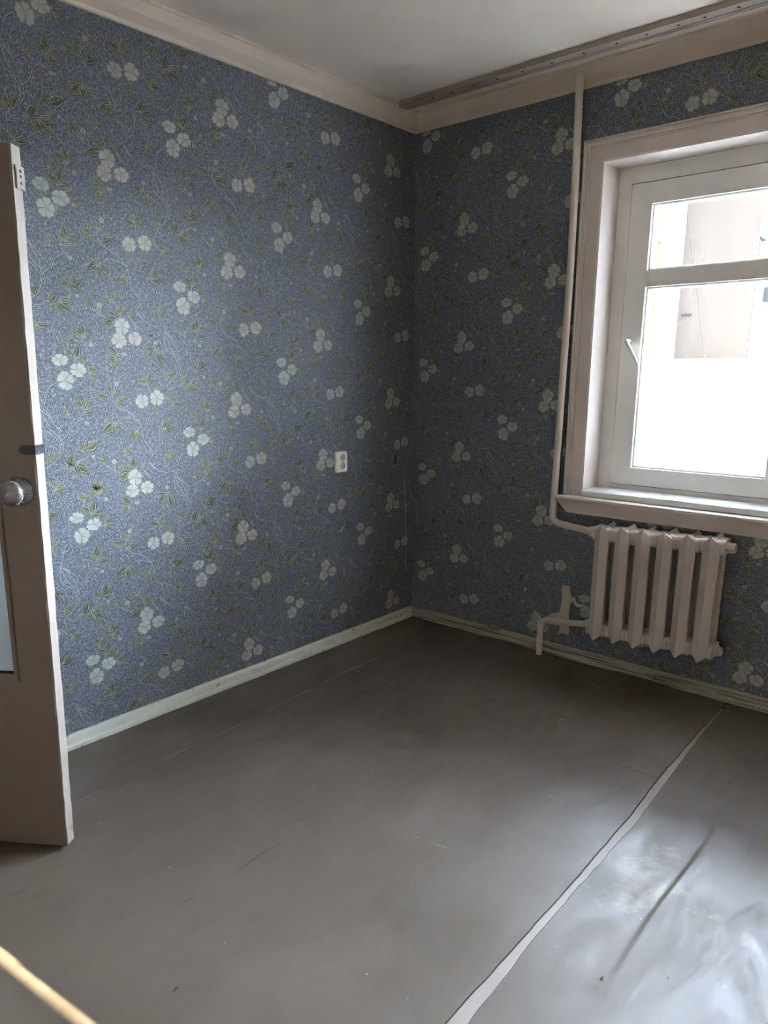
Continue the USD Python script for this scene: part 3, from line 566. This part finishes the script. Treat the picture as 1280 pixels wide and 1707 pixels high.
# ------------------------------------------------------------------ socket
so = thing('double_socket', 'cream double wall socket on the floral wallpaper of the left wall', 'socket', (0, -.61, 1.0035))
def rrect(y0, y1, z0, z1, r, x0, x1, n=6):
    c_ = []
    for (cy, cz, a0) in ((y1 - r, z1 - r, 0), (y0 + r, z1 - r, 90), (y0 + r, z0 + r, 180), (y1 - r, z0 + r, 270)):
        c_ += [(cy + r * math.cos(math.radians(a0 + a)), cz + r * math.sin(math.radians(a0 + a))) for a in np.linspace(0, 90, n)]
    return CrossSection([ccw(c_)]).extrude(x1 - x0).transform(np.array([[0, 0, 1, x0], [1, 0, 0, 0], [0, 1, 0, 0]], float))
pl = Manifold.batch_hull([rrect(-.653, -.567, .949, 1.058, .012, 0, .010), rrect(-.649, -.571, .953, 1.054, .010, 0, .0145)])
for zc in (1.026, .984): pl = pl - cyl((.003, -.604, zc), (.03, -.604, zc), .0188, .0195, 40)
obj('cover_plate', pl, PLASTIC, so, smooth=30)
for zc in (1.026, .984):
    w = obj('socket_well', cyl((.001, -.604, zc), (.0045, -.604, zc), .0188, n=40), WELL, so)
    for dy in (-.0095, .0095): obj('pin_hole', cyl((.0043, -.604 + dy, zc), (.0049, -.604 + dy, zc), .0026, n=12), DARK, w)
obj('screw', cyl((.010, -.604, 1.005), (.0152, -.604, 1.005), .003, n=12), SCREW, so)

# ------------------------------------------------------------------ radiator and pipes
rad = thing('radiator', 'cast iron sectional radiator painted dull white under the window', 'radiator', (1.515, -.10, .2))
def section():
    pol = [(0, -.076), (.033, -.057), (.0352, -.052), (.0352, -.044), (.026, -.030), (-.026, -.030), (-.0352, -.044), (-.0352, -.052), (-.033, -.057)]
    def col(sgn):
        p = ccw([(x, sgn * -y if sgn > 0 else y) for x, y in pol]); p = ccw([(x, y if sgn < 0 else -y) for x, y in pol])
        c_ = CrossSection([p]).extrude(.44).translate([0, 0, -.22])
        for s in (1, -1):
            low = [(x, (y if sgn < 0 else -y), s * .2195) for x, y in pol]
            mid = [(x * .86, (y * .99 if sgn < 0 else -y * .99), s * .258) for x, y in pol]
            top = [(.003, sgn * .072, s * .2825), (-.003, sgn * .072, s * .2825), (.007, sgn * .03, s * .268), (-.007, sgn * .03, s * .268)]
            c_ = c_ + Manifold.hull_points(np.array(low + mid)) + Manifold.hull_points(np.array(mid + top))
        return c_
    m = col(-1) + col(1) + box(-.012, .012, -.04, .04, -.25, .25)
    for s in (1, -1):
        hub = Manifold.batch_hull([cyl((-.0485, b * .036, c * .013), (.0485, b * .036, c * .013), .019, n=20) for b in (1, -1) for c in (1, -1)]).translate([0, 0, s * .2365])
        m = m + hub
        for b in (1, -1): m = m + Manifold.hull_points(np.array([(a * .003, b * .066, s * .2825) for a in (1, -1)] + [(a * .003, 0, s * .272) for a in (1, -1)] + [(a * .018, b * .060, s * .262) for a in (1, -1)] + [(a * .018, 0, s * .258) for a in (1, -1)]))
    return m
SEC = tm(section().refine_to_length(.03)); 
RZ = lambda k: .481 + .0034 * k
for k in range(6):
    t = SEC.copy(); t.vertices = t.vertices + [1.268 + .0985 * k, -.10, RZ(k)]; t.vertices = t.vertices + noise3(t.vertices * 30) * .0009
    obj('radiator_section', t, RAD, rad, smooth=29)
obj('end_plug', cyl((1.80, -.10, RZ(5) + .235), (1.845, -.10, RZ(5) + .236), .024, .022, 8), RAD, rad, smooth=25)
obj('end_plug', cyl((1.80, -.10, RZ(5) - .235), (1.825, -.10, RZ(5) - .235), .026, n=6) + cyl((1.82, -.10, RZ(5) - .235), (1.838, -.10, RZ(5) - .235), .020, n=20), RAD, rad, smooth=25)
obj('inlet_nut', cyl((1.190, -.10, RZ(0) + .235), (1.225, -.10, RZ(0) + .235), .027, n=6) + cyl((1.180, -.10, RZ(0) + .235), (1.192, -.10, RZ(0) + .235), .022, n=20), PIPE, rad, smooth=25)
pt = tm(Manifold.batch_hull([cyl((1.188, -.10, RZ(0) - .235), (1.225, -.10, RZ(0) - .235), .019, .026, 24)]).refine_to_length(.005)); pt.vertices = pt.vertices + noise3(pt.vertices * 120) * .004
obj('packed_joint', pt, PUTTY, rad, smooth=True, label='pipe joint packed with white flax and putty')
for x in (1.318, 1.712): obj('bracket', cyl((x, -.002, .70), (x, -.11, .695), .008, n=12) + cyl((x, -.0, .7), (x, -.006, .7), .016, n=16), SCREW, rad, smooth=40)
sp = thing('heating_pipe', 'white painted heating riser from the cornice bending into the top of the radiator', 'pipe', (.958, -.05, .72))
path = smooth_path([(.963, -.05, 2.746), (.970, -.05, 2.3), (.971, -.05, 1.9), (.952, -.05, .722), (1.06, -.062, .716), (1.181, -.10, .716)], .05, 14)
obj('riser', tube(path, .0168, 20), PIPE, sp, smooth=50)
obj('weld_collar', cyl((.9535, -.05, .790), (.953, -.05, .772), .0195, n=20), PIPE, sp, smooth=40)
obj('weld_collar', cyl((1.035, -.058, .7165), (1.05, -.060, .7165), .0195, n=20), PIPE, sp, smooth=40)
rp = thing('heating_pipe', 'short return pipe from the bottom of the radiator down into the floor', 'pipe', (.922, -.06, 0))
path = smooth_path([(.922, -.06, 0.0), (.921, -.06, .188), (1.02, -.066, .199), (1.10, -.085, .232), (1.195, -.10, .246)], .035, 12)
path = smooth_path([(.922, -.06, 0.0), (.921, -.06, .192), (1.00, -.064, .206), (1.10, -.082, .224), (1.188, -.10, .243)], .035, 12)
obj('return_branch', tube(path, .0155, 20), PIPE, rp, smooth=50)
for z in (.085, .16): obj('coupling', cyl((.9215, -.06, z - .010), (.9215, -.06, z + .010), .019, n=20), PIPE, rp, smooth=40)
obj('coupling', cyl((.968, -.062, .198), (.985, -.063, .202), .019, n=20), PIPE, rp, smooth=40)

# ------------------------------------------------------------------ door
A0 = np.array([.615, -2.494, 0.]); TH = .601; DD = np.array([math.cos(TH), math.sin(TH), 0]); DN = np.array([-math.sin(TH), math.cos(TH), 0])
DW, DT, DH, DZ0, LEAN = .75, .042, 2.019, .010, .041
def to_door(v):
    u, w, z = v[:, 0], v[:, 1], v[:, 2]; u = u + LEAN * z * (u + DW) / DW
    return A0 + u[:, None] * DD + w[:, None] * DN + z[:, None] * [0, 0, 1]
def dmesh(m, length=None):
    t = tm(m.refine_to_length(length)) if length else tm(m); t.vertices = to_door(t.vertices.copy()); return t
dr = thing('door_1', 'pale painted interior door with frosted glass standing open into the room', 'door', tuple(A0 - DW * DD), kind='structure')
GU0, GU1, GZ0, GZ1 = -.634, -.116, .597, 1.86
leaf_ = hull_box(-DW, 0, 0, DT, DZ0, DH, .003) - box(GU0, GU1, -.1, .1, GZ0, GZ1)
lf = dmesh(leaf_, .06)
obj('leaf', lf, DOOR, dr, smooth=30)
eg = dmesh(hull_box(-.001, .0012, .002, DT - .002, DZ0 + .003, DH - .003, .0008), .03); eg.vertices = eg.vertices + noise3(eg.vertices * 55) * .0013
obj('worn_edge', eg, DOOR_EDGE, dr, smooth=30, label='lighter chipped edge of the door')
ring = [(0, 0), (.012, 0), (.012, -.006), (.009, -.010), (.003, -.010), (0, -.006)]
mo = hull_box(GU0 - .002, GU1 + .012, -.006, .010, GZ0 - .026, GZ1 + .012, .003) - box(GU0 + .012, GU1 - .0, -.1, .1, GZ0, GZ1 - .012)
obj('glazing_bead', dmesh(mo, .1), DOOR, dr, smooth=30)
obj('glass_pane', dmesh(box(GU0, GU1, .016, .020, GZ0, GZ1), .2), FROST, dr, label='pale blue frosted glass')
stp = Manifold.batch_hull([cyl((-.028, 0, 1.261), (-.028, -.003, 1.261), .0128, n=24), box(-.012, .001, -.003, 0, 1.2482, 1.2738)]) + hull_box(-.002, .004, -.003, DT + .002, 1.2482, 1.2738, .001)
stp_o = obj('latch_strap', dmesh(stp), BLACK_METAL, dr, smooth=30, label='black metal catch plate wrapped round the door edge')
for w in (.010, .030):
    for z in (1.254, 1.268): obj('screw', dmesh(cyl((.003, w, z), (.0052, w, z), .0026, n=10)), BEAD, stp_o)
cp = tm(hull_box(0, .006, .010, DT + .004, 1.915, 1.972, .002).refine_to_length(.008)); cp.vertices = cp.vertices + noise3(cp.vertices * 70) * .002; cp.vertices = to_door(cp.vertices)
cpo = obj('catch_plate', cp, DOOR_EDGE, dr, smooth=30, label='painted-over ball catch at the top of the door edge')
for z in (1.93, 1.945, 1.958): obj('screw', dmesh(cyl((.005, .026, z), (.0075, .026, z), .004, n=10)), DARK, cpo)
def lathe(prof_, flutes=0, depth=0, nseg=96, fl0=0, fl1=9):
    """profile (r, h) turned about the axis -w of the door"""
    v, f = [], []
    for k, (r, hh) in enumerate(prof_):
        for j in range(nseg):
            a = 2 * math.pi * j / nseg; rr = r * (1 + (depth * (abs(math.sin(a * flutes / 2)) - .5) if flutes and fl0 <= k <= fl1 else 0)); hq = hh + (depth * .12 * r * abs(math.sin(a * flutes / 2)) if flutes and fl0 <= k <= fl1 else 0)
            v.append((rr * math.cos(a), -hq, rr * math.sin(a)))
    for k in range(len(prof_) - 1):
        for j in range(nseg):
            j2 = (j + 1) % nseg; a, b, c_, d_ = k * nseg + j, k * nseg + j2, (k + 1) * nseg + j2, (k + 1) * nseg + j; f += [[a, b, c_], [a, c_, d_]]
    return trimesh.Trimesh(np.array(v), f, process=False)
kc = np.array([-.052, 0, 1.146])
def at_knob(t): t.vertices = to_door(t.vertices + kc); return t
kn = obj('rosette', at_knob(lathe([(.0385, 0), (.0390, .002), (.0375, .006), (.031, .010), (.022, .013), (.014, .015), (.011, .018), (.011, .030)], 28, .10, fl0=1, fl1=4)), KNOB, dr, smooth=40, label='fluted dark metal rosette')
obj('knob', at_knob(lathe([(.011, .028), (.016, .030), (.028, .033), (.033, .038), (.034, .044), (.0315, .050), (.028, .053), (.022, .056), (.013, .0585), (.007, .060), (.0065, .064), (.003, .066), (.0001, .0665)], 22, .12, fl0=6, fl1=9)), KNOB, kn, smooth=40, label='round dark metal door knob with radial flutes')
bs = []
for k in range(40):
    a = 2 * math.pi * k / 40; s_ = trimesh.creation.icosphere(1, .0017); s_.vertices += [.0335 * math.cos(a), -.0385, .0335 * math.sin(a)]; bs.append(s_)
obj('beaded_rim', at_knob(trimesh.util.concatenate(bs)), BEAD, kn, smooth=True, label='ring of bright beads around the knob')
for z in (.25, 1.75): obj('hinge', cyl(A0 - (DW + .004) * DD + DN * .004 + [0, 0, z - .04], A0 - (DW + .004) * DD + DN * .004 + [0, 0, z + .04], .006, n=12), SCREW, dr)

# ------------------------------------------------------------------ litter on the floor
lt = []
def chip(x, y, s, rng):
    n = rng.integers(4, 7); a = np.sort(rng.uniform(0, 6.28, n)); 
    p = np.c_[np.cos(a) * s * rng.uniform(.5, 1.2, n), np.sin(a) * s * rng.uniform(.3, .9, n)]
    return Manifold.hull_points(np.vstack([np.c_[p, np.zeros(n)], np.c_[p * .8, np.full(n, s * .35)]])).rotate([0, 0, float(rng.uniform(0, 360))]).translate([x, y, .0001])
def floor_at(px, py):
    d = CR @ np.array([(px - U0) / F, -(py - V0) / F, -1.0]); t = -EYE[2] / d[2]; return EYE + d * t
rr = np.random.default_rng(5)
for x, y in [(1.2545, -2.02)] * 0 + [(rr.uniform(.4, 2.9), rr.uniform(-2.9, -.1)) for _ in range(110)]:
    lt.append(tm(chip(x, y, float(rr.choice([.0022, .003, .004, .0058], p=[.4, .35, .2, .05])), rr)))
for k in range(60): lt.append(tm(chip(rr.uniform(.9, 3.2), -rr.uniform(.03, .16), float(rr.uniform(.0015, .004)), rr)))
obj('paint_flakes', trimesh.util.concatenate(lt), CHIP, None, label='tiny pale paint flakes and crumbs scattered over the grey floor', cat='debris', kind='stuff')

# ------------------------------------------------------------------ hall and kitchen on the other side of the doorway
obj('wall_hall', (box(-1.62, -1.5, -4.6, -1.4, -.1, 2.8) - box(-2, -1, -3.150, -2.35, -.2, 2.05)) + box(-4.3, -.12, -4.72, -4.6, -.1, 2.8) + box(-4.3, -.12, -1.4, -1.28, -.1, 2.8), HALL, label='walls of the hall beyond the doorway', cat='wall', kind='structure')
obj('wall_kitchen', box(-4.42, -4.3, -4.72, -1.28, -.1, 2.8) - box(-5, -4, -4.1, -2.7, .85, 2.35), HALL, label='far outer wall beyond the hall, with a window opening', cat='wall', kind='structure')
w2 = thing('window_2', 'window of the far room on the sunny side, with an added sheet dimming the sun', 'window', (-4.36, -3.4, .85), kind='structure')
obj('window_frame', box(-4.39, -4.33, -4.1, -2.7, .85, 2.35) - box(-5, -4, -4.04, -2.76, .91, 2.29), W_FRAME, w2)
obj('sun_dimming_sheet', box(-4.32, -4.318, -4.12, -2.68, .8, 2.4), mat('sun_dimming_sheet', {'t': ('transparent_bsdf', {'color': (.52, .50, .46)})}, [], surface='t.BSDF'), w2)  # unseen see-through sheet, added only to dim the incoming sun
obj('wall_hall_front', box(-.12, 0, -4.72, FY, -.1, 2.8), HALL, label='hall wall beside the doorway', cat='wall', kind='structure')
obj('floor_hall', box(-4.42, 0, -4.72, -1.28, -.12, -.0045), HALL_FLOOR, label='hall floor seen through the doorway', cat='floor', kind='structure')
obj('ceiling_hall', box(-4.42, -.12, -4.72, -1.28, 2.8, 2.9), CEIL, label='hall ceiling', cat='ceiling', kind='structure')

# ------------------------------------------------------------------ outside
obj('house_wall', box(-60, 40, .1, .355, CZ + .25, 25), HALL, label='outer wall of the house above the window', cat='wall', kind='structure')  # unseen; height and length set to keep sky light off the facades opposite
obj('wall_added_wing', box(10, 24, .36, 2.8, -3.2, 25), HALL, label='unseen wing added beside the yard to block low sky light', cat='wall', kind='structure')  # added out of view to block low sky and sharpen the left wall light
obj('wall_added_wing', box(-20, -14.4, .36, 13.7, -3.2, 25), HALL, label='unseen wing added at the yard end to block sky light', cat='wall', kind='structure')  # added out of view; keeps bright sky off the pink facade
GZ = -3.2
obj('yard', box(-140, 160, .9, 240, GZ - .2, GZ), YARD, None, label='pale sunlit yard below the window', cat='ground', kind='structure')
def ext(px, py, Y):
    d = CR @ np.array([(px - U0) / F, -(py - V0) / F, -1.0]); return EYE + d * ((Y - EYE[1]) / d[1])
pb = thing('apartment_building', 'pale pink block with a blank wall and a white projecting bay, across the yard', 'building', (-6, 14, GZ))
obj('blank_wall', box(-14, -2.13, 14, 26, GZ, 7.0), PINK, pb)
obj('roof_edge', box(-14.2, -1.95, 13.85, 26.2, 7.0, 7.3), WHITE_R, pb)
obj('wall_vent', box(-3.575, -3.36, 13.97, 14.01, 2.625, 2.67), GREY_R, pb, label='small dark bar on the pink wall')
bx0, bx1 = -12.0, -3.66
holes = [(4.46, 6.0), (2.96, 4.20), (.9, 2.86)]
b = box(bx0, bx1, 13.6, 14.05, GZ, 6.8)
for z0, z1 in holes: b = b - box(-5.4, -4.02, 13.4, 13.85, z0, z1)
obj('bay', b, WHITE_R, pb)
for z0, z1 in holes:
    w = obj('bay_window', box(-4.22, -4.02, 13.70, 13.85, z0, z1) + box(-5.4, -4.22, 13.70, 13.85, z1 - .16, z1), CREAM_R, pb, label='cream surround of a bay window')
    obj('pane', box(-5.4, -4.22, 13.80, 13.85, z0, z1 - .16), WHITE_R, w)
obj('side_wall', box(-2.13, -2.10, 14, 26, GZ, 7.0), WHITE_R, pb, label='white side wall of the pink block')
for z in (.3, 2.2 + 1.5, 5.2):
    w = obj('side_window', box(-2.11, -2.085, 17, 18.3, z, z + 1.5), GREY_R, pb); obj('pane', box(-2.09, -2.075, 17.08, 18.22, z + .08, z + 1.42), SHADE_R, w)
ac = thing('air_conditioner', 'small outdoor air conditioner on the white side wall beyond the glass', 'air conditioner', (-1.95, 14.8, 2.75))
obj('casing', hull_box(-2.095, -1.83, 14.42, 15.22, 2.80, 3.22, .02), WHITE_R, ac)
obj('grille', box(-1.835, -1.82, 14.62, 14.98, 2.85, 3.17), GREY_R, ac)
obj('side_grille', box(-2.03, -1.89, 14.40, 14.43, 2.86, 3.16), GREY_R, ac)
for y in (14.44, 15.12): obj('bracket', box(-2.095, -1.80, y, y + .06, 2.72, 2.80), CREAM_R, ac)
ln = thing('street_lamp', 'slim grey lamp post outside beside the pink block', 'street lamp', (-2.0, 13.7, GZ))
obj('post', cyl((-2.02, 13.7, GZ), (-2.02, 13.7, 3.99), .011, n=12), GREY_R, ln)
obj('lamp_head', Manifold.hull_points(np.array([(-2.03, 13.66, 4.09), (-2.03, 13.74, 4.09), (-1.88, 13.66, 3.99), (-1.88, 13.74, 3.99), (-1.95, 13.66, 3.97), (-2.03, 13.74, 4.0)])), GREY_R, ln)
yw = thing('low_building', 'long low white annex filling the lower half of the view through the glass', 'building', (-7, 11, GZ))
obj('body', box(-14.2, 5.5, 11, 13.2, GZ, 1.52), ANNEX, yw)
obj('parapet', box(-14.2, 5.6, 10.9, 11.1, 1.52, 1.66), ANNEX, yw)
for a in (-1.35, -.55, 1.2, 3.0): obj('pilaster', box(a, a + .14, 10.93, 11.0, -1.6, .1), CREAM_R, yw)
w0, w1 = np.array([-3.175, 12.5, 4.77]), np.array([-2.44, 12.5, 1.53])
cb = obj('overhead_cable', tube([w0 + (w0 - w1) * .7, w0 + (w0 - w1) * .35, w0, (w0 + w1) / 2, w1], .009, 6), GREY_R, None, label='thin cable hanging slantwise outside the window', cat='cable')
